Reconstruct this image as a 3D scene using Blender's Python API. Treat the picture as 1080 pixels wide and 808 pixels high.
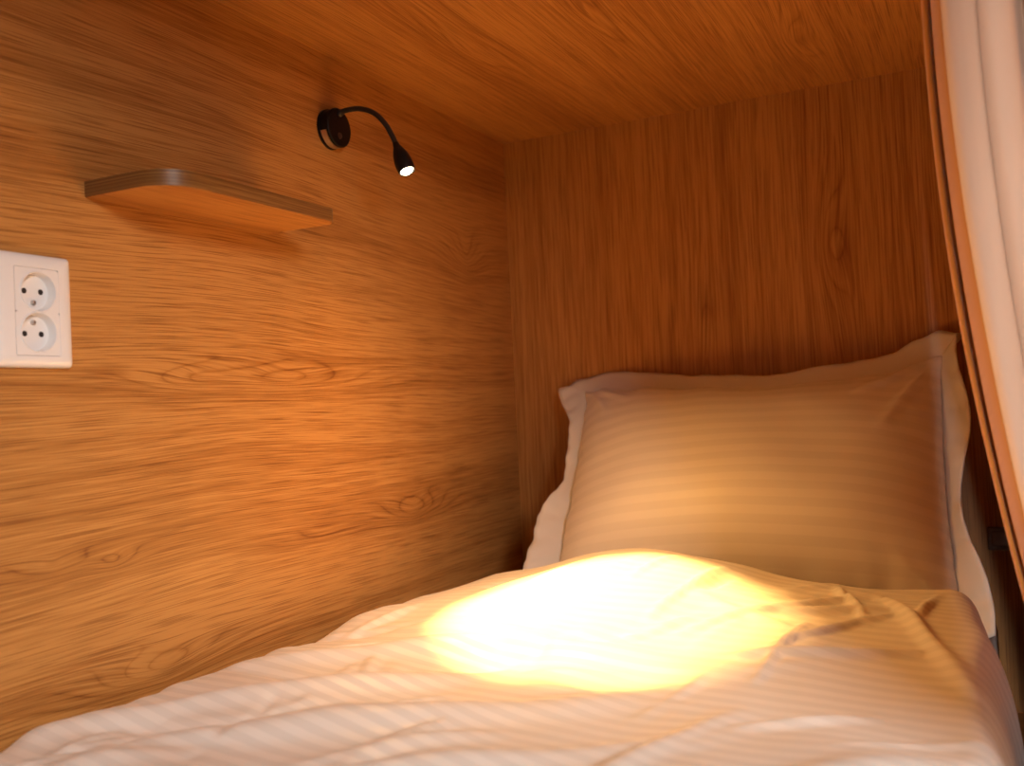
import bpy, bmesh, math, random
from mathutils import Vector, Matrix, noise

for o in list(bpy.data.objects):
    bpy.data.objects.remove(o)
S = bpy.context.scene
COL = S.collection
PI = math.pi

# ------------------------------------------------------------------ camera, light, exposure
cam_d = bpy.data.cameras.new('camera')
cam = bpy.data.objects.new('camera', cam_d)
COL.objects.link(cam)
S.camera = cam
cam_d.sensor_width = 36.0
cam_d.lens = 36.0 * 1016.43 / 1080.0
cam_d.clip_start = 0.01
R = ((0.8970708639759181, -0.053936439632991696, -0.4385826324482269),
     (0.439264693556078, 0.0008838323814005593, 0.8983572495591086),
     (-0.048066558027227674, -0.9985439796624074, 0.02448523390488489))
cam.matrix_world = Matrix(((R[0][0], -R[0][1], -R[0][2], 0.8),
                           (R[1][0], -R[1][1], -R[1][2], 0.0),
                           (R[2][0], -R[2][1], -R[2][2], 0.0),
                           (0, 0, 0, 1)))
cam_d.dof.use_dof = True
cam_d.dof.focus_distance = 1.15
cam_d.dof.aperture_fstop = 4.8

S.view_settings.view_transform = 'Standard'
S.view_settings.look = 'None'
S.view_settings.gamma = 1.0
S.view_settings.use_curve_mapping = False
S.view_settings.exposure = 0.0

WARM = (1.0, 0.495, 0.13)
HOT_W, HALO_W, SPILL_W = 140.0, 14.0, 4.6
DAY_W = 58.0
w = bpy.data.worlds.new('world')
S.world = w
w.use_nodes = True
bg = w.node_tree.nodes['Background']
bg.inputs[0].default_value = (0.95, 0.92, 0.95, 1)
bg.inputs[1].default_value = 0.035

def area(name, loc, target, size, power, colour):
    d = bpy.data.lights.new(name, 'AREA')
    d.shape = 'RECTANGLE'
    d.size, d.size_y = size
    d.energy = power
    d.color = colour
    o = bpy.data.objects.new(name, d)
    COL.objects.link(o)
    o.location = loc
    o.rotation_euler = (Vector(target) - Vector(loc)).to_track_quat('-Z', 'Y').to_euler()
    return o
area('room_window_light', (2.25, -0.76, 0.86), (0.3, 0.8, -0.1), (0.9, 0.7), DAY_W, (1.0, 0.93, 0.88))
area('curtain_fill_light', (0.910, -2.2, 0.60), (0.83, 0.87, 0.15), (0.07, 0.8), 48.0, (1.0, 0.93, 0.88))  # narrow unseen fill, added to brighten the curtain lining

# ------------------------------------------------------------------ helpers
def link(name, bm, mat=None, parent=None, smooth=True, angle=None):
    me = bpy.data.meshes.new(name)
    bmesh.ops.recalc_face_normals(bm, faces=bm.faces[:])
    bm.to_mesh(me)
    bm.free()
    for p in me.polygons:
        p.use_smooth = smooth
    if smooth and angle:
        me.set_sharp_from_angle(angle=math.radians(angle))
    o = bpy.data.objects.new(name, me)
    COL.objects.link(o)
    if mat:
        me.materials.append(mat)
    if parent:
        o.parent = parent
        o.matrix_parent_inverse = Matrix.Translation(parent.location).inverted()
    return o

def tag(o, label, cat, group=None):
    o['label'] = label
    o['category'] = cat
    if group:
        o['group'] = group
    return o

def thing(name, loc, label, cat, group=None):
    o = bpy.data.objects.new(name, None)
    o.empty_display_size = 0.02
    COL.objects.link(o)
    o.location = loc
    return tag(o, label, cat, group)

def structure(o):
    o['kind'] = 'structure'
    return o

def box_bm(x0, x1, y0, y1, z0, z1, bevel=0.0, seg=2):
    bm = bmesh.new()
    v = [bm.verts.new((x, y, z)) for x in (x0, x1) for y in (y0, y1) for z in (z0, z1)]
    for f in ((0, 1, 3, 2), (4, 6, 7, 5), (0, 4, 5, 1), (2, 3, 7, 6), (0, 2, 6, 4), (1, 5, 7, 3)):
        bm.faces.new([v[i] for i in f])
    if bevel:
        bmesh.ops.bevel(bm, geom=bm.edges[:], offset=bevel, segments=seg, profile=0.5, affect='EDGES')
    return bm

def loft(bm, loops, cap0=False, cap1=False, closed=True):
    rows = [[bm.verts.new(p) for p in L] for L in loops]
    n = len(rows[0])
    for a, b in zip(rows, rows[1:]):
        for i in range(n if closed else n - 1):
            j = (i + 1) % n
            bm.faces.new((a[i], a[j], b[j], b[i]))
    if cap0:
        bm.faces.new(rows[0])
    if cap1:
        bm.faces.new(rows[-1])
    return rows

def frame_of(axis):
    axis = Vector(axis).normalized()
    up = Vector((0, 0, 1)) if abs(axis.z) < 0.9 else Vector((0, 1, 0))
    s = axis.cross(up).normalized()
    return s, axis.cross(s).normalized()

def lathe(bm, origin, axis, prof, n=48, cap0=True, cap1=True):
    a = Vector(axis).normalized()
    s, t = frame_of(a)
    o = Vector(origin)
    loops = [[o + a * d + s * (r * math.cos(2 * PI * i / n)) + t * (r * math.sin(2 * PI * i / n)) for i in range(n)] for d, r in prof]
    loft(bm, loops, cap0, cap1)

def smooth_path(P, per=10):
    P = [Vector(p) for p in P]
    out = []
    for i in range(len(P) - 1):
        p0 = P[i - 1] if i else P[0] * 2 - P[1]
        p1, p2 = P[i], P[i + 1]
        p3 = P[i + 2] if i + 2 < len(P) else p2 * 2 - p1
        for k in range(per):
            t = k / per
            out.append(0.5 * (2 * p1 + (p2 - p0) * t + (2 * p0 - 5 * p1 + 4 * p2 - p3) * t * t + (3 * p1 - p0 - 3 * p2 + p3) * t ** 3))
    out.append(P[-1])
    return out

def tube(bm, pts, rad, n=16):
    loops = []
    s = None
    for i, p in enumerate(pts):
        d = (pts[min(i + 1, len(pts) - 1)] - pts[max(i - 1, 0)]).normalized()
        if s is None:
            s, t = frame_of(d)
        else:
            s = (s - d * s.dot(d)).normalized()
            t = d.cross(s)
        r = rad(i / (len(pts) - 1)) if callable(rad) else rad
        loops.append([p + s * (r * math.cos(2 * PI * k / n)) + t * (r * math.sin(2 * PI * k / n)) for k in range(n)])
    loft(bm, loops, True, True)

# ------------------------------------------------------------------ materials
class Nodes:
    def __init__(self, name):
        self.m = bpy.data.materials.new(name)
        self.m.use_nodes = True
        self.t = self.m.node_tree
        self.b = self.t.nodes['Principled BSDF']
    def new(self, kind):
        return self.t.nodes.new(kind)
    def put(self, sock, v):
        if hasattr(v, 'is_output'):
            self.t.links.new(v, sock)
        else:
            sock.default_value = v
    def math(self, op, a, b=0.0, c=0.0, clamp=False):
        n = self.new('ShaderNodeMath')
        n.operation = op
        n.use_clamp = clamp
        for s, v in zip(n.inputs, (a, b, c)):
            self.put(s, v)
        return n.outputs[0]
    def vec(self, x, y, z):
        n = self.new('ShaderNodeCombineXYZ')
        for s, v in zip(n.inputs, (x, y, z)):
            self.put(s, v)
        return n.outputs[0]
    def noise(self, vec, scale=1.0, detail=2.0, rough=0.5):
        n = self.new('ShaderNodeTexNoise')
        self.put(n.inputs['Vector'], vec)
        n.inputs['Scale'].default_value = scale
        n.inputs['Detail'].default_value = detail
        n.inputs['Roughness'].default_value = rough
        return n.outputs['Fac']
    def mix(self, f, a, b):
        n = self.new('ShaderNodeMix')
        n.data_type = 'RGBA'
        self.put(n.inputs[0], f)
        self.put(n.inputs[6], a)
        self.put(n.inputs[7], b)
        return n.outputs[2]
    def ramp(self, f, stops):
        n = self.new('ShaderNodeValToRGB')
        e = n.color_ramp.elements
        while len(e) < len(stops):
            e.new(0.5)
        for el, (p, c) in zip(e, stops):
            el.position = p
            el.color = (c, c, c, 1) if isinstance(c, float) else c
        self.put(n.inputs[0], f)
        return n.outputs[0]
    def smooth(self, f, a, b):
        n = self.new('ShaderNodeMapRange')
        n.interpolation_type = 'SMOOTHSTEP'
        self.put(n.inputs[0], f)
        n.inputs[1].default_value = a
        n.inputs[2].default_value = b
        return n.outputs[0]
    def pos(self):
        tc = self.new('ShaderNodeTexCoord')
        s = self.new('ShaderNodeSeparateXYZ')
        self.t.links.new(tc.outputs['Object'], s.inputs[0])
        return s.outputs

LIGHT = (0.53, 0.250, 0.068, 1)
MID = (0.39, 0.162, 0.038, 1)
DARK = (0.18, 0.056, 0.012, 1)

def wood(name, ua, va, knots=(), seed=0.0, tone=1.0, rough=0.42, ring=0.012, flow=0.035, wave=0.0):
    """laminate with an oak print: contour lines of a stretched height field, fine fibres and short pores"""
    N = Nodes(name)
    P = N.pos()
    u, v = P[ua], P[va]
    if wave:
        v = N.math('ADD', v, N.math('MULTIPLY', N.math('SINE', N.math('MULTIPLY', u, 5.0)), wave))
    # domain drift so the grain wanders
    w1 = N.noise(N.vec(N.math('MULTIPLY', u, 1.6), N.math('MULTIPLY', v, 7.0), seed), 1.0, 1.5, 0.45)
    w2 = N.noise(N.vec(N.math('MULTIPLY', u, 5.0), N.math('MULTIPLY', v, 24.0), seed + 3.1), 1.0, 2.0)
    h, near = v, 0.0
    wob = N.math('ADD', v, N.math('MULTIPLY', N.math('SUBTRACT', w2, 0.5), 0.010))
    for (u0, v0, su, sv, A) in knots:
        du = N.math('DIVIDE', N.math('SUBTRACT', u, u0), su)
        dv = N.math('DIVIDE', N.math('SUBTRACT', wob, v0), sv)
        # the ends of a cathedral are drawn out, so use a soft-pointed fall-off along the grain
        q = N.math('ADD', N.math('POWER', N.math('ABSOLUTE', du), 1.5), N.math('MULTIPLY', dv, dv))
        g = N.math('EXPONENT', N.math('MULTIPLY', q, -1.0))
        h = N.math('ADD', h, N.math('MULTIPLY', g, A))
        near = N.math('ADD', near, N.math('MULTIPLY', g, 1.6))
    calm = N.math('SUBTRACT', 1.0, N.math('MULTIPLY', near, 0.55, clamp=True), clamp=True) if knots else 1.0
    h = N.math('ADD', h, N.math('MULTIPLY', N.math('MULTIPLY', N.math('SUBTRACT', w1, 0.5), flow * 2), calm))
    h = N.math('ADD', h, N.math('MULTIPLY', N.math('SUBTRACT', w2, 0.5), 0.007))
    fr = N.math('FRACT', N.math('DIVIDE', h, ring))
    line = N.ramp(fr, [(0.0, 1.0), (0.07, 0.50), (0.25, 0.10), (0.70, 0.14), (0.92, 0.45), (1.0, 1.0)])
    # whole bands differ in tone
    band = N.noise(N.vec(N.math('MULTIPLY', h, 34.0), seed + 1.7, N.math('MULTIPLY', u, 0.5)), 1.0, 2.0)
    patch = N.noise(N.vec(N.math('MULTIPLY', u, 2.2), N.math('MULTIPLY', v, 9.0), seed + 9.0), 1.0, 2.0)
    line = N.math('MULTIPLY', line, N.math('ADD', N.math('MULTIPLY', N.smooth(patch, 0.35, 0.65), 0.75), near, clamp=True))
    fib = N.noise(N.vec(N.math('MULTIPLY', u, 8.0), N.math('MULTIPLY', N.math('ADD', v, N.math('MULTIPLY', h, 0.6)), 300.0), seed), 1.0, 3.0, 0.6)
    pore = N.noise(N.vec(N.math('MULTIPLY', u, 11.0), N.math('MULTIPLY', N.math('ADD', v, N.math('MULTIPLY', h, 0.6)), 520.0), seed + 5), 1.0, 1.0)
    d = N.math('ADD', N.math('MULTIPLY', line, 0.42), N.math('MULTIPLY', N.smooth(band, 0.32, 0.68), 0.36))
    d = N.math('ADD', d, N.math('MULTIPLY', N.math('SUBTRACT', fib, 0.5), 1.5), clamp=True)
    t = lambda c: (c[0] * tone, c[1] * tone, c[2] * tone, 1)
    c = N.mix(N.smooth(d, 0.0, 0.5), t(LIGHT), t(MID))
    c = N.mix(N.smooth(d, 0.38, 1.0), c, t(DARK))
    c = N.mix(N.math('MULTIPLY', N.smooth(pore, 0.52, 0.66), 0.55), c, t((0.17, 0.050, 0.011)))
    N.put(N.b.inputs['Base Color'], c)
    N.put(N.b.inputs['Roughness'], N.math('ADD', N.math('MULTIPLY', fib, 0.14), rough - 0.07))
    N.b.inputs['Specular IOR Level'].default_value = 0.35
    bp = N.new('ShaderNodeBump')
    bp.inputs['Strength'].default_value = 0.10
    bp.inputs['Distance'].default_value = 0.0006
    N.put(bp.inputs['Height'], N.math('SUBTRACT', fib, N.math('MULTIPLY', pore, 0.6)))
    N.t.links.new(bp.outputs[0], N.b.inputs['Normal'])
    return N.m

def plain(name, col, rough=0.5, metal=0.0, spec=0.5, coat=0.0, emit=None, speckle=0.04, scale=120.0):
    N = Nodes(name)
    P = N.pos()
    n = N.noise(N.vec(P[0], P[1], P[2]), scale, 3.0)
    a = tuple(x * (1 - speckle) for x in col) + (1,)
    b = tuple(min(1, x * (1 + speckle)) for x in col) + (1,)
    N.put(N.b.inputs['Base Color'], N.mix(n, a, b))
    N.b.inputs['Roughness'].default_value = rough
    N.b.inputs['Metallic'].default_value = metal
    N.b.inputs['Specular IOR Level'].default_value = spec
    N.b.inputs['Coat Weight'].default_value = coat
    N.b.inputs['Coat Roughness'].default_value = 0.08
    if emit:
        N.b.inputs['Emission Color'].default_value = emit[0] + (1,)
        N.b.inputs['Emission Strength'].default_value = emit[1]
    return N.m

def fabric(name, col, stripes=None, rough=0.75, trans=0.0, sheen=0.15, weave=900.0, stripe_tone=0.90):
    """woven cloth; stripes = period in metres of a satin stripe laid out along the UV v direction"""
    N = Nodes(name)
    P = N.pos()
    tc = N.new('ShaderNodeTexCoord')
    uv = N.new('ShaderNodeSeparateXYZ')
    N.t.links.new(tc.outputs['UV'], uv.inputs[0])
    lo = N.noise(N.vec(P[0], P[1], P[2]), 14.0, 2.0)
    a = tuple(x * 0.97 for x in col) + (1,)
    b = tuple(min(1, x * 1.03) for x in col) + (1,)
    c = N.mix(lo, a, b)
    if stripes:
        fr = N.math('FRACT', N.math('DIVIDE', uv.outputs[1], stripes))
        tri = N.math('ABSOLUTE', N.math('SUBTRACT', fr, 0.5))
        st = N.smooth(tri, 0.21, 0.29)
        N.put(N.b.inputs['Roughness'], N.math('ADD', N.math('MULTIPLY', N.math('SUBTRACT', 1.0, st), -0.18), rough))
        c = N.mix(st, c, tuple(x * stripe_tone for x in col) + (1,))
        N.b.inputs['Specular IOR Level'].default_value = 0.3
    else:
        N.b.inputs['Roughness'].default_value = rough
        N.b.inputs['Specular IOR Level'].default_value = 0.25
    N.put(N.b.inputs['Base Color'], c)
    N.b.inputs['Sheen Weight'].default_value = sheen
    N.b.inputs['Sheen Roughness'].default_value = 0.4
    thr = N.noise(N.vec(P[0], P[1], P[2]), weave, 2.0)
    bp = N.new('ShaderNodeBump')
    bp.inputs['Strength'].default_value = 0.12
    bp.inputs['Distance'].default_value = 0.0005
    N.put(bp.inputs['Height'], thr)
    N.t.links.new(bp.outputs[0], N.b.inputs['Normal'])
    if trans:
        tr = N.new('ShaderNodeBsdfTranslucent')
        N.put(tr.inputs[0], c)
        ms = N.new('ShaderNodeMixShader')
        ms.inputs[0].default_value = trans
        N.t.links.new(N.b.outputs[0], ms.inputs[1])
        N.t.links.new(tr.outputs[0], ms.inputs[2])
        out = N.t.nodes['Material Output']
        N.t.links.new(ms.outputs[0], out.inputs[0])
    return N.m

M_LEFT = wood('oak_laminate_horizontal', 1, 2, knots=[
    (0.985, 0.043, 0.190, 0.024, 0.055), (0.820, 0.040, 0.090, 0.014, 0.018),
    (0.765, -0.262, 0.095, 0.022, 0.050),
    (0.629, -0.131, 0.045, 0.011, 0.020), (0.700, -0.138, 0.030, 0.009, 0.018),
    (1.270, -0.150, 0.090, 0.022, 0.050), (1.040, -0.165, 0.120, 0.014, 0.020),
    (1.480, 0.275, 0.060, 0.040, 0.060)], seed=2.0, wave=0.006)
M_BACK = wood('oak_laminate_vertical', 2, 0, knots=[
    (0.02, 0.368, 0.200, 0.017, 0.040), (0.24, 0.585, 0.120, 0.030, 0.045)], seed=7.3, tone=0.92, ring=0.014, flow=0.02)
M_CEIL = wood('oak_laminate_ceiling', 1, 0, knots=[
    (1.42, 0.585, 0.13, 0.028, 0.050), (1.20, 0.17, 0.12, 0.022, 0.045), (1.15, 0.36, 0.2, 0.02, 0.035)], seed=13.7, ring=0.016)
M_SHELF = wood('oak_laminate_shelf', 1, 0, seed=21.0, ring=0.02)
M_EDGE = wood('oak_edge_band', 1, 2, seed=31.0, ring=0.006, tone=0.52, flow=0.004)
M_BED = wood('oak_bed_base', 1, 2, seed=41.0)
M_DUVET = fabric('white_satin_stripe_duvet', (0.80, 0.76, 0.71), stripes=0.0205, rough=0.62, sheen=0.1, stripe_tone=0.90)
M_PILLOW = fabric('white_satin_stripe_pillow', (0.80, 0.76, 0.71), stripes=0.024, rough=0.62, sheen=0.1, stripe_tone=0.94)
M_FLANGE = fabric('white_cotton_flange', (0.80, 0.76, 0.71), rough=0.7, trans=0.12, sheen=0.1)
M_SHEET = fabric('white_cotton_sheet', (0.76, 0.72, 0.67), rough=0.75)
M_LINING = fabric('pale_curtain_lining', (0.90, 0.70, 0.55), rough=0.8, trans=0.08, sheen=0.2, weave=500.0)
M_CURTAIN = fabric('orange_tan_curtain', (0.60, 0.27, 0.065), rough=0.8, trans=0.10, sheen=0.3, weave=500.0)
M_BLACK = plain('black_satin_metal', (0.006, 0.005, 0.005), rough=0.45, spec=0.2)
M_RUBBER = plain('black_flexible_sleeve', (0.014, 0.013, 0.013), rough=0.5)
M_BRUSHED = plain('brushed_steel', (0.62, 0.58, 0.54), rough=0.3, metal=1.0)
M_BUTTON = plain('dark_button', (0.04, 0.02, 0.018), rough=0.3)
M_PLASTIC = plain('white_glossy_plastic', (0.80, 0.78, 0.77), rough=0.22, spec=0.5, speckle=0.01)
M_HOLE = plain('dark_contact_hole', (0.02, 0.012, 0.01), rough=0.6)
M_PIN = plain('nickel_earth_pin', (0.55, 0.5, 0.46), rough=0.3, metal=1.0)
M_LENS = plain('glowing_lamp_lens', (0.9, 0.85, 0.8), rough=0.3, emit=((1.0, 0.80, 0.52), 40.0))
M_SWITCH = plain('dark_brown_plastic', (0.10, 0.05, 0.025), rough=0.35)
M_RAIL = plain('grey_rail_metal', (0.4, 0.38, 0.36), rough=0.4, metal=1.0)

# ------------------------------------------------------------------ the bunk's shell
YB, ZC, ZM = 1.650, 0.5033, -0.335
structure(link('wall_left', box_bm(-0.018, 0, -0.382, YB + 0.018, -0.60, ZC + 0.018), M_LEFT, smooth=False))
structure(link('wall_back', box_bm(0, 0.92, YB, YB + 0.018, -0.60, ZC + 0.018), M_BACK, smooth=False))
structure(link('ceiling', box_bm(0, 0.92, -0.382, YB, ZC, ZC + 0.018), M_CEIL, smooth=False))
structure(link('floor', box_bm(0, 0.86, -0.382, YB, -0.60, -0.50), M_BED, smooth=False))
structure(link('wall_right', box_bm(0.862, 0.88, 1.06, YB, -0.50, ZC), M_BACK, smooth=False))
structure(link('wall_front_blocker', box_bm(-0.018, 0.84, -0.40, -0.382, -0.60, ZC + 0.018), M_BACK, smooth=False))  # unseen foot-end wall, added to keep daylight off the pillow
structure(link('trim_1', box_bm(0.790, 0.830, -0.30, 1.15, ZC - 0.010, ZC, 0.002), M_RAIL, smooth=False))

# ------------------------------------------------------------------ mattress
bm = box_bm(0.006, 0.800, -0.33, YB - 0.006, -0.50, ZM, 0.035, 5)
tag(link('mattress', bm, M_SHEET, angle=60), 'mattress in a pale sheet, its rounded corner showing right of the pillow', 'mattress')

# ------------------------------------------------------------------ duvet
def sstep(a, b, x):
    if a > b:
        return 1.0 - sstep(b, a, x)
    t = max(0.0, min(1.0, (x - a) / (b - a)))
    return t * t * (3 - 2 * t)

rng = random.Random(11)
RIDGES = []
def ridge(x0, y0, x1, y1, wd, amp):
    RIDGES.append((Vector((x0, y0)), Vector((x1, y1)), wd, amp))
# long soft folds across the front
ridge(0.02, 0.55, 0.34, 0.86, 0.022, 0.009)
ridge(0.10, 0.48, 0.52, 0.84, 0.026, 0.010)
ridge(0.22, 0.42, 0.60, 0.74, 0.020, 0.007)
ridge(0.05, 0.80, 0.40, 0.98, 0.020, 0.008)
ridge(0.14, 0.98, 0.56, 0.90, 0.024, 0.008)
ridge(0.36, 0.56, 0.40, 0.76, 0.010, 0.005)
ridge(0.52, 0.52, 0.60, 0.80, 0.014, 0.006)
ridge(0.62, 0.56, 0.76, 0.72, 0.030, 0.010)
# short sharp creases on the right, towards the pillow
for c in ((0.50, 1.22, 0.46, 1.02, .010, .005), (0.62, 1.24, 0.68, 1.06, .009, .006), (0.56, 1.06, 0.70, 1.12, .012, .005),
          (0.50, 0.98, 0.66, 1.16, .012, .006), (0.44, 1.24, 0.40, 1.12, .010, .004), (0.60, 0.88, 0.62, 1.04, .009, .005),
          (0.68, 1.20, 0.78, 0.90, .014, .007), (0.55, 0.92, 0.74, 0.98, .012, .005), (0.30, 1.22, 0.26, 1.10, .012, .004),
          (0.70, 1.10, 0.60, 0.96, .008, .005), (0.74, 1.22, 0.72, 1.05, .010, .005), (0.40, 0.90, 0.50, 1.02, .012, .005)):
    ridge(c[0], c[1], c[2], c[3], c[4] * 0.62, c[5] * 1.1)
for i in range(60):
    x0, y0 = rng.uniform(0.03, 0.78), rng.uniform(0.40, 1.25)
    a = rng.gauss(0.9, 0.6)
    L = rng.uniform(0.06, 0.20)
    ridge(x0, y0, x0 + L * math.cos(a), y0 + L * math.sin(a), rng.uniform(0.006, 0.014), rng.uniform(0.0018, 0.0048) * rng.choice((1, 1, -1)))

def duvet_top(x, y):
    z = -0.262
    z += 0.046 * math.exp(-((x - 0.34) / 0.22) ** 2) * sstep(0.85, 1.22, y)
    z += 0.020 * sstep(0.3, 0.8, x) * sstep(0.8, 1.2, y)
    z += 0.006 * sstep(0.1, 0.5, x)
    q = Vector((x * 4.0, y * 3.2, 1.3))
    z += 0.016 * noise.noise(q)
    z += 0.006 * noise.noise(Vector((x * 11, y * 8, 4.0)))
    z += (0.010 * noise.noise(Vector((y * 13, 2.0, 1.0))) + 0.006 * noise.noise(Vector((y * 31, 6.0, 1.0)))) * math.exp(-(x / 0.07) ** 2)
    wx = x + 0.006 * noise.noise(Vector((x * 14, y * 14, 7.0)))
    wy = y + 0.006 * noise.noise(Vector((x * 14, y * 14, 9.0)))
    p = Vector((wx, wy))
    hi, lo = 0.0, 0.0
    for a, b, wd, amp in RIDGES:
        ab = b - a
        t = (p - a).dot(ab) / ab.dot(ab)
        tt = max(0.0, min(1.0, t))
        d = (p - (a + ab * tt)).length
        if d < wd * 3.2:
            k = 1.45 * amp * sstep(1.28, 1.14, y) * math.exp(-(d / wd) ** 2) * math.sin(PI * min(1, max(0, 0.06 + 0.88 * tt))) ** 0.7
            hi, lo = max(hi, k), min(lo, k)
    z += hi + lo
    return z

def duvet():
    bm = bmesh.new()
    uvl = bm.loops.layers.uv.new('uv')
    nx, ny = 250, 330
    ease = lambda t: t - 0.115 * math.sin(2 * PI * t) * 1.0
    y0, y1 = -0.30, 1.292
    top, bot, uvs = [], [], {}
    for j in range(ny + 1):
        v = j / ny
        v = 1 - (1 - v) ** 1.25
        rt, rb = [], []
        for i in range(nx + 1):
            u = ease(i / nx)
            yy = y0 + (y1 - y0) * v
            xl = 0.008 + 0.010 * (0.5 + 0.5 * noise.noise(Vector((yy * 14, 0.3, 0)))) + 0.085 * sstep(1.02, 1.29, yy) ** 1.4
            xr = 0.816 + 0.010 * noise.noise(Vector((yy * 9, 5.3, 0))) - 0.02 * sstep(1.0, 1.29, yy)
            x = xl + (xr - xl) * u
            y = yy + 0.012 * (v ** 3) * noise.noise(Vector((x * 9, 2.2, 0))) + 0.012 * (v ** 6) * math.sin(x * 6)
            dl, dr, df = x - xl, xr - x, y1 - yy
            el = math.sqrt(max(0, 1 - (1 - min(dl / 0.060, 1)) ** 2.4))
            er = math.sqrt(max(0, 1 - (1 - min(dr / 0.045, 1)) ** 2.2))
            ef = math.sqrt(max(0, 1 - (1 - min(df / 0.050, 1)) ** 2.2))
            zb = ZM + 0.001 - 0.075 * sstep(0.772, 0.806, x)
            zt = duvet_top(x, y)
            z = zb + (zt - zb) * el * er * (0.12 + 0.88 * ef)
            a = bm.verts.new((x, y, z))
            b = bm.verts.new((x, y, zb - 0.0005))
            # arc-length style cloth coordinates: the stripe runs across the bed, a little askew
            uvs[a] = uvs[b] = (x, y + 0.16 * x + (z - zt) * 0.4 + 0.5 * (zt + 0.26))
            rt.append(a)
            rb.append(b)
        top.append(rt)
        bot.append(rb)
    for j in range(ny):
        for i in range(nx):
            bm.faces.new((top[j][i], top[j][i + 1], top[j + 1][i + 1], top[j + 1][i]))
            bm.faces.new((bot[j][i], bot[j + 1][i], bot[j + 1][i + 1], bot[j][i + 1]))
    for i in range(nx):
        bm.faces.new((top[0][i], bot[0][i], bot[0][i + 1], top[0][i + 1]))
        bm.faces.new((top[ny][i], top[ny][i + 1], bot[ny][i + 1], bot[ny][i]))
    for j in range(ny):
        bm.faces.new((top[j][0], top[j + 1][0], bot[j + 1][0], bot[j][0]))
        bm.faces.new((top[j][nx], bot[j][nx], bot[j + 1][nx], top[j + 1][nx]))
    for f in bm.faces:
        for l in f.loops:
            l[uvl].uv = uvs[l.vert]
    return bm
dv = tag(link('duvet', duvet(), M_DUVET), 'rumpled white satin-striped duvet spread over the bunk bed', 'duvet')

# ------------------------------------------------------------------ pillow with a flange
TL, TR = Vector((0.110, 1.632, 0.026)), Vector((0.778, 1.632, 0.074))
BL, BR = Vector((0.150, 1.325, -0.322)), Vector((0.792, 1.315, -0.318))
WID, HGT = 0.68, 0.47
PN = (TR - TL).cross(TL - BL).normalized()
if PN.y > 0:
    PN = -PN
def top_sag(u):
    pts = [(0, 0), (.04, .022), (.12, .032), (.22, .019), (.40, -.006), (.56, -.025), (.70, -.023), (.84, -.014), (.90, .000), (.95, .012), (1, 0)]
    for (a, p), (b, q) in zip(pts, pts[1:]):
        if u <= b:
            t = (u - a) / (b - a)
            t = t * t * (3 - 2 * t)
            return p + (q - p) * t
    return 0
UPV = (TL - BL).normalized()
XV = (TR - TL).normalized()
def patch(u, v):
    p = BL.lerp(BR, u).lerp(TL.lerp(TR, u), v)
    p = p + UPV * ((-0.004 + top_sag(min(1, max(0, u)))) * sstep(0.45, 1.0, v))
    p = p + XV * ((0.012 * math.sin(v * PI) * (1 if u < 0.5 else -1)) * (abs(u - .5) * 2) ** 2)
    return p
FU, FR, FV = 0.046 / WID, 0.030 / WID, 0.040 / HGT

pil = thing('pillow', (0.46, 1.40, ZM), 'white satin-striped pillow with a flat flange, leaning on the back wall', 'pillow')

def pillow_body():
    bm = bmesh.new()
    uvl = bm.loops.layers.uv.new('uv')
    nu, nv = 120, 84
    uvs = {}
    sides = []
    for side in (1, -1):
        rows = []
        for j in range(nv + 1):
            row = []
            for i in range(nu + 1):
                a = -math.cos(PI * i / nu) * 0.55 + (2 * i / nu - 1) * 0.45
                b = -math.cos(PI * j / nv) * 0.55 + (2 * j / nv - 1) * 0.45
                if side < 0 and (i in (0, nu) or j in (0, nv)):
                    row.append(sides[0][j][i])
                    continue
                fu = max(0.0, 1 - abs(a) ** 2.4) ** 0.62
                fv = max(0.0, 1 - abs(b) ** 2.4) ** 0.62
                # corners pull in, the filling slumps to the lower half
                th = fu * fv
                T = (0.098 if side > 0 else 0.030) * (1.0 - 0.08 * b)
                u = FU + (1 - FU - FR) * (a + 1) / 2
                v = FV + (1 - 2 * FV) * (b + 1) / 2
                p = patch(u, v) + PN * (side * T * th)
                if side > 0:
                    e = (1 - min(fu, fv))
                    pk = noise.noise(Vector((u * 26, v * 5, 1))) * (abs(b) ** 6) + noise.noise(Vector((u * 5, v * 22, 3))) * (abs(a) ** 6)
                    p += PN * (0.006 * pk + 0.006 * noise.noise(Vector((u * 5, v * 4, 6))) * th)
                    # a few diagonal tension creases out of the corners
                    for (cu, cv, ang, L, amp) in ((0.97, 0.95, 3.75, 0.17, .010), (0.95, 0.93, 4.25, 0.20, .007), (0.05, 0.95, -0.9, 0.13, .006), (0.04, 0.93, -0.45, 0.15, .006), (0.96, 0.06, 2.45, 0.11, .003)):
                        du, dv_ = (u - cu) * WID, (v - cv) * HGT
                        s = du * math.cos(ang) + dv_ * math.sin(ang)
                        d = -du * math.sin(ang) + dv_ * math.cos(ang)
                        if 0 < s < L:
                            p += PN * (amp * math.exp(-(d / 0.008) ** 2) * math.sin(PI * s / L))
                vert = bm.verts.new(p)
                uvs[vert] = (u * WID, v * HGT)
                row.append(vert)
            rows.append(row)
        sides.append(rows)
        for j in range(nv):
            for i in range(nu):
                q = (rows[j][i], rows[j][i + 1], rows[j + 1][i + 1], rows[j + 1][i])
                bm.faces.new(q if side > 0 else q[::-1])
    for f in bm.faces:
        for l in f.loops:
            l[uvl].uv = uvs[l.vert]
    return bm
link('pillow_body', pillow_body(), M_PILLOW, pil)

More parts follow.
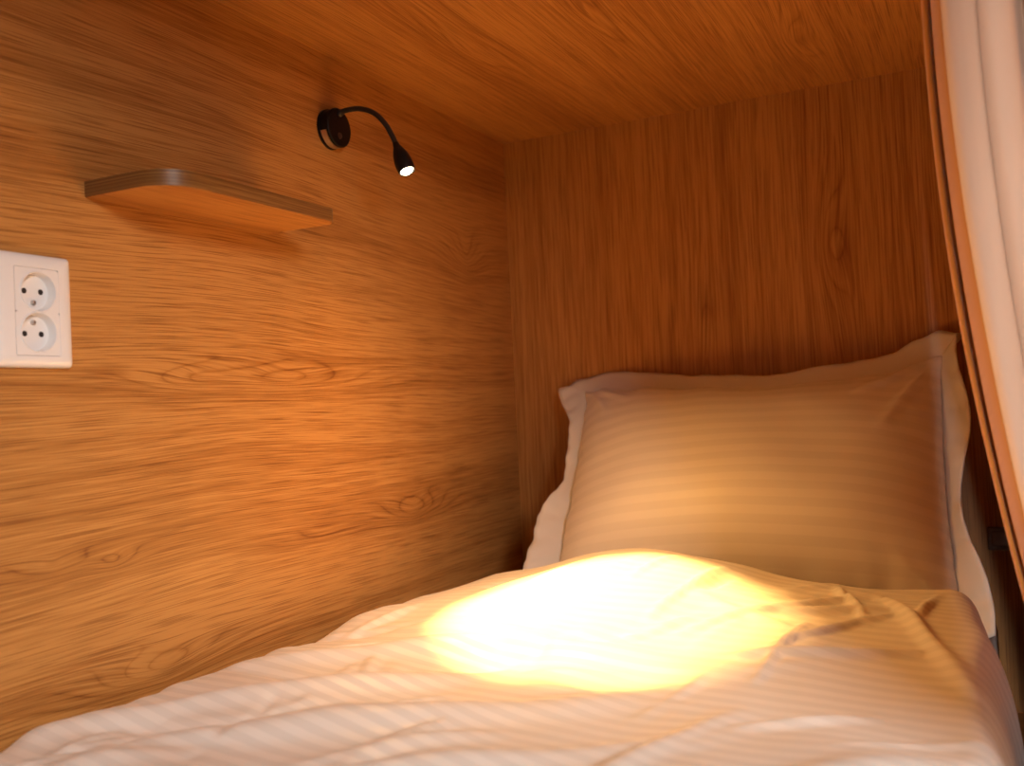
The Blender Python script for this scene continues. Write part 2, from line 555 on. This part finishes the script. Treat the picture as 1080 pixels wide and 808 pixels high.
def pillow_flange():
    bm = bmesh.new()
    n = 90
    def ring(k):
        # k 0 = seam, 1 = hem ; walk round the rectangle
        out = []
        lo_u, lo_v = FU * (1 - k) * 1.04, FV * (1 - k) * 1.04
        for s in range(4):
            for i in range(n):
                t = i / n
                lo_r = FR * (1 - k) * 1.06
                wide = 1 - lo_u - lo_r
                if s == 0:   u, v = lo_u + wide * t, lo_v
                elif s == 1: u, v = 1 - lo_r, lo_v + (1 - 2 * lo_v) * t
                elif s == 2: u, v = 1 - lo_r - wide * t, 1 - lo_v
                else:        u, v = lo_u, 1 - lo_v - (1 - 2 * lo_v) * t
                p = patch(u, v)
                wv = noise.noise(Vector((u * 8, v * 8, 2.0))) * (0.006 if s == 2 else 0.014) + noise.noise(Vector((u * 24, v * 24, 5.0))) * (0.003 if s == 2 else 0.006)
                lift = 0.010 * k
                if s == 3:   # the left flange folds in half way up and spreads below
                    p += XV * (k * (0.026 * sstep(0.35, 0.55, v) * sstep(0.97, 0.8, v) - 0.004))
                    lift += 0.012 * k * sstep(0.55, 0.4, v)
                if s == 1:
                    p += XV * (k * 0.010 * math.sin(v * 11 + 0.6))
                    lift += 0.012 * k
                if s == 2:
                    lift -= 0.006 * k * sstep(0.95, 0.75, u)
                    p -= UPV * (0.004 * k * sstep(0.02, 0.1, u) * sstep(0.95, 0.8, u))
                p += PN * (wv * k + lift)
                out.append(p)
        return out
    loft(bm, [ring(k / 6) for k in range(7)])
    return bm
fl = link('flange', pillow_flange(), M_FLANGE, pil)
md = fl.modifiers.new('thick', 'SOLIDIFY')
md.thickness = 0.0022
md.offset = 0

# ------------------------------------------------------------------ shelf
def shelf():
    t = thing('wall_shelf', (0.0, 0.82, 0.231), 'small oak wall shelf with rounded front corners on the left wall', 'shelf')
    z0, z1 = 0.2305, 0.2475
    def outline(ins):
        pts = []
        X1, Y0, Y1 = 0.113 - ins, 0.682 + ins, 0.950 - ins
        pts.append((0.0, Y0))
        r = 0.042 - ins
        for i in range(13):
            a = -PI / 2 + (PI / 2) * i / 12
            pts.append((X1 - r + r * math.cos(a), Y0 + r + r * math.sin(a)))
        r = 0.014 - ins
        for i in range(9):
            a = (PI / 2) * i / 8
            pts.append((X1 - r + r * math.cos(a), Y1 - r + r * math.sin(a)))
        pts.append((0.0, Y1))
        return pts
    bm = bmesh.new()
    loft(bm, [[(x, y, z) for x, y in outline(i)] for z, i in ((z0, 0.0008), (z0 + 0.0008, 0.0003), (z1 - 0.0008, 0.0003), (z1, 0.0008))], True, True)
    link('board', bm, M_SHELF, t, angle=40)
    # edging strip glued round the three free sides
    bm = bmesh.new()
    O, I = outline(-0.0004), outline(0.0004)
    loops = []
    for (ox, oy), (ix, iy) in zip(O, I):
        loops.append([(ox, oy, z0 + 0.0006), (ox, oy, z1 - 0.0006), (ix, iy, z1 - 0.0006), (ix, iy, z0 + 0.0006)])
    loft(bm, loops, True, True)
    e = link('edge_band', bm, M_EDGE, t, angle=40)
    e['label'] = 'darker streaked edge band'
shelf()

# ------------------------------------------------------------------ reading lamp
def lamp():
    BY, BZ, r, th = 1.096, 0.398, 0.0272, 0.0185
    t = thing('reading_lamp', (0.0, BY, BZ), 'lit black gooseneck reading lamp on the left wall near the corner', 'lamp')
    bm = bmesh.new()
    lathe(bm, (0, BY, BZ), (1, 0, 0), [(0.0, r * 1.02), (0.0035, r * 1.02), (0.0042, r * 0.96), (th - 0.0045, r * 0.96), (th - 0.004, r), (th - 0.0015, r), (th, r - 0.0018), (th + 0.0006, r * 0.6)], 64)
    base = link('wall_mount', bm, M_BLACK, t, angle=35)
    # bright metal band let into the lower side of the mount
    bm = bmesh.new()
    loops = []
    for i in range(25):
        a = math.radians(196 + 100 * i / 24)
        loops.append([(x, BY + q * math.cos(a), BZ + q * math.sin(a)) for x, q in ((0.0046, r * 0.93), (0.0046, r * 0.995), (th - 0.0048, r * 0.995), (th - 0.0048, r * 0.93))])
    loft(bm, loops, True, True)
    b = link('metal_band', bm, M_BRUSHED, base, angle=35)
    b['label'] = 'bright brushed metal band'
    bm = bmesh.new()
    lathe(bm, (th, BY - 0.002, BZ - 0.012), (1, 0, 0), [(0, 0.0042), (0.0016, 0.0040), (0.0022, 0.0030)], 24)
    link('switch_button', bm, M_BUTTON, base, angle=35)
    path = smooth_path([(th - 0.004, BY, BZ + 0.0200), (0.034, BY, BZ + 0.0222), (0.054, BY + .001, BZ + 0.0202), (0.075, BY + .002, BZ + 0.0105), (0.091, BY + .002, BZ - 0.006), (0.102, BY + .002, BZ - 0.025), (0.108, BY + 0.001, BZ - 0.0375)], 14)
    bm = bmesh.new()
    tube(bm, path, lambda s: 0.0036 + 0.00012 * math.sin(s * 260), 16)
    lathe(bm, (th - 0.001, BY, BZ + 0.0200), (1, 0, 0.1), [(0, 0.0056), (0.004, 0.0050), (0.006, 0.0037)], 24)
    link('gooseneck', bm, M_RUBBER, t, angle=50)
    P0 = Vector((0.1075, BY + 0.001, BZ - 0.0365))
    ax = Vector((0.265, -0.052, -0.60)).normalized()
    bm = bmesh.new()
    L = 0.046
    lathe(bm, P0, ax, [(0, 0.0042), (0.005, 0.0050), (0.012, 0.0080), (0.020, 0.0106), (0.029, 0.0122), (0.037, 0.0123), (0.043, 0.0114), (L, 0.0104), (L - 0.001, 0.0094), (L - 0.004, 0.0090)], 40, True, True)
    head = link('lamp_head', bm, M_BLACK, t, angle=50)
    bm = bmesh.new()
    lathe(bm, P0 + ax * (L - 0.0036), ax, [(0, 0.0086), (0.0020, 0.0084), (0.0044, 0.0062), (0.0052, 0.0030)], 32)
    link('lens', bm, M_LENS, head)['label'] = 'glowing lamp lens'
    for nm, ang, en, rad, bl in (('reading_beam', 39, HOT_W, 0.006, 0.6), ('reading_spill', 140, SPILL_W, 0.006, 1.0), ('reading_halo', 78, HALO_W, 0.006, 1.0)):
        d = bpy.data.lights.new(nm, 'SPOT')
        d.energy = en
        d.color = WARM
        d.spot_size = math.radians(ang)
        d.spot_blend = bl
        d.shadow_soft_size = rad
        o = bpy.data.objects.new(nm, d)
        COL.objects.link(o)
        o.location = P0 + ax * (L + 0.0090)
        o.rotation_euler = ax.to_track_quat('-Z', 'Y').to_euler()
lamp()

# ------------------------------------------------------------------ double power socket
def rrect(cy, cz, hy, hz, r, n=8):
    pts = []
    for (sy, sz, a0) in ((1, 1, 0), (-1, 1, 90), (-1, -1, 180), (1, -1, 270)):
        for i in range(n + 1):
            a = math.radians(a0 + 90 * i / n)
            pts.append((cy + sy * (hy - r) + r * math.cos(a), cz + sz * (hz - r) + r * math.sin(a)))
    return pts

def socket():
    CY, CZ = 0.6125, 0.1112
    t = thing('power_socket', (0, CY, CZ), 'white double power socket plate on the left wall', 'socket')
    hy, hz = 0.0425, 0.0535
    iy0, iy1, iz0, iz1 = 0.5920, 0.6385, 0.0690, 0.1508
    icy, icz, ihy, ihz = (iy0 + iy1) / 2, (iz0 + iz1) / 2, (iy1 - iy0) / 2, (iz1 - iz0) / 2
    # frame: pillowed cover with a rectangular opening
    def bow(pts, k):   # long sides bow outward a touch
        return [(CY + (y - CY) * (1 + k * (1 - ((z - CZ) / hz) ** 2)), z) for y, z in pts]
    loops = []
    for x, ins, r in ((0.0, 0.0, 0.003), (0.0035, 0.0, 0.003), (0.0058, 0.0006, 0.0035), (0.0076, 0.0022, 0.0035), (0.0089, 0.0050, 0.003), (0.0097, 0.0082, 0.003), (0.0100, 0.0103, 0.003)):
        loops.append([(x, y, z) for y, z in bow(rrect(CY, CZ, hy - ins, hz - ins, r), 0.035)])
    for x, ex, r in ((0.0100, 0.0006, 0.0014), (0.0097, 0.0003, 0.0012), (0.0070, 0.0003, 0.0012)):
        loops.append([(x, y, z) for y, z in rrect(icy, icz, ihy + ex, ihz + ex, r)])
    bm = bmesh.new()
    loft(bm, loops)
    link('frame_plate', bm, M_PLASTIC, t, angle=40)
    # insert: two square fields, each with a round opening
    bm = bmesh.new()
    n = 64
    X = 0.0100
    cups = ((icy + 0.0014, 0.1290, -1), (icy + 0.0006, 0.0908, 1))
    R0 = 0.0194
    zs = ((iz1, 0.1099), (0.1099, iz0))
    for (cy, cz, s), (zt, zb) in zip(cups, zs):
        outer, inner = [], []
        for i in range(n):
            a = 2 * PI * i / n + PI / n
            c, sn = math.cos(a), math.sin(a)
            ky = ((iy1 - cy) if c > 0 else (cy - iy0)) / max(1e-6, abs(c))
            kz = ((zt - cz) if sn > 0 else (cz - zb)) / max(1e-6, abs(sn))
            k = min(ky, kz)
            oy, oz = cy + c * k, cz + sn * k
            # snap the ray nearest each corner onto it
            for qy in (iy0, iy1):
                for qz in (zt, zb):
                    if math.hypot(oy - qy, oz - qz) < 0.0013:
                        oy, oz = qy, qz
            outer.append((X, oy, oz))
            inner.append((cy + c * R0, cz + sn * R0))
        ring = lambda q, x: [(x, cy + (y - cy) * q, cz + (z - cz) * q) for y, z in inner]
        loft(bm, [[(0.006, y, z) for _, y, z in outer], outer, ring(1.0, X), ring(0.985, X + 0.0008), ring(0.960, X + 0.0008), ring(0.94, X)])
    ins = link('insert', bm, M_PLASTIC, t, angle=30)
    for cy, cz, s in cups:
        bm = bmesh.new()
        lathe(bm, (X - 0.0092, cy, cz), (1, 0, 0), [(0.0006, 0.0165), (0.0006, 0.0168), (0.0096, 0.0181), (0.0096, 0.0184), (0.0, 0.0184)], n, True, False)
        cup = link('outlet_cup', bm, M_PLASTIC, t, angle=30)
        for dy in (-0.0088, 0.0088):
            bm = bmesh.new()
            lathe(bm, (X - 0.0087, cy + dy, cz - s * 0.001), (1, 0, 0), [(0, 0.0027), (0.0003, 0.0027), (0.0003, 0.0023)], 20)
            link('pin_hole', bm, M_HOLE, cup, angle=30)['label'] = 'dark round pin hole'
        bm = bmesh.new()
        lathe(bm, (X - 0.0087, cy - 0.0004, cz + s * 0.0098), (1, 0, 0), [(0, 0.0022), (0.0030, 0.0022), (0.0040, 0.0012)], 20)
        link('earth_pin', bm, M_PIN, cup, angle=30)['label'] = 'metal earth pin'
socket()

# ------------------------------------------------------------------ small dark switch beyond the pillow
sw = thing('light_switch', (0.807, YB, -0.235), 'small dark switch plate low on the back wall, right of the pillow', 'switch')
link('plate', box_bm(0.793, 0.826, YB - 0.008, YB, -0.254, -0.219, 0.002, 2), M_SWITCH, sw, smooth=False)
link('rocker', box_bm(0.799, 0.820, YB - 0.0105, YB - 0.007, -0.248, -0.225, 0.0012, 2), M_SWITCH, sw, smooth=False)

# ------------------------------------------------------------------ curtain
def curtain():
    t = thing('curtain', (0.81, 0.9, -0.60), 'tan curtain gathered in soft folds at the right side of the bunk', 'curtain')
    plan = [(0.850, 1.070), (0.815, 1.050), (0.784, 1.022), (0.7690, 0.985), (0.7692, 0.963), (0.7725, 0.961), (0.7735, 0.985), (0.788, 1.012), (0.800, 0.990), (0.800, 0.955),
            (0.788, 0.948), (0.7778, 0.937), (0.7780, 0.918), (0.7820, 0.890), (0.7895, 0.874), (0.799, 0.872), (0.808, 0.876), (0.8115, 0.882),
            (0.8130, 0.874), (0.820, 0.867), (0.830, 0.868), (0.837, 0.876), (0.840, 0.900), (0.846, 0.915), (0.849, 0.890), (0.858, 0.868), (0.870, 0.858), (0.880, 0.840), (0.872, 0.810), (0.884, 0.780), (0.876, 0.745), (0.888, 0.715), (0.880, 0.685), (0.892, 0.655), (0.886, 0.630), (0.895, 0.618)]
    P = smooth_path([(x, y, 0) for x, y in plan], 9)
    zt, zbm = ZC - 0.010, -0.58
    nz = 90
    bm = bmesh.new()
    loops = []
    for k in range(nz + 1):
        z = zt + (zbm - zt) * k / nz
        s = max(0.0, 0.37 - z)
        off = 0.165 * s * s if s < 0.62 else 0.165 * .62 ** 2 + (s - .62) * 0.13
        row = []
        for i, p in enumerate(P):
            q = i / len(P)
            ph = noise.noise(Vector((q * 9, z * 2.2, 3.0)))
            amp = 0.0035 * sstep(0.40, -0.2, z) + 0.0012
            sc = 1.0 - 0.10 * sstep(0.1, -0.35, z)
            x = 0.79 + (p.x - 0.79) * sc + off + amp * ph
            y = p.y + amp * noise.noise(Vector((q * 9, z * 2.2, 8.0)))
            row.append((x, y, z))
        loops.append(row)
    cut = 13 * 9 + 5
    loft(bm, [L[:cut + 1] for L in loops], closed=False)
    bl = bmesh.new()
    loft(bl, [L[cut:] for L in loops], closed=False)
    o = link('curtain_panel', bm, M_CURTAIN, t)
    o['label'] = 'deep orange tan inner folds'
    l = link('lining', bl, M_LINING, t)
    l['label'] = 'pale beige lining facing the room'
    for q in (o, l):
        m = q.modifiers.new('thick', 'SOLIDIFY')
        m.thickness = 0.0016
        m.offset = 0
    # stitched heading tape along the top
    bm = bmesh.new()
    rows = []
    for z, d in ((zt + 0.002, 0.0018), (zt - 0.028, 0.0018)):
        rows.append([(p.x + d, p.y, z) for p in P])
    loft(bm, rows, closed=False)
    h = link('heading_tape', bm, M_CURTAIN, t)
    m = h.modifiers.new('thick', 'SOLIDIFY')
    m.thickness = 0.0012
curtain()
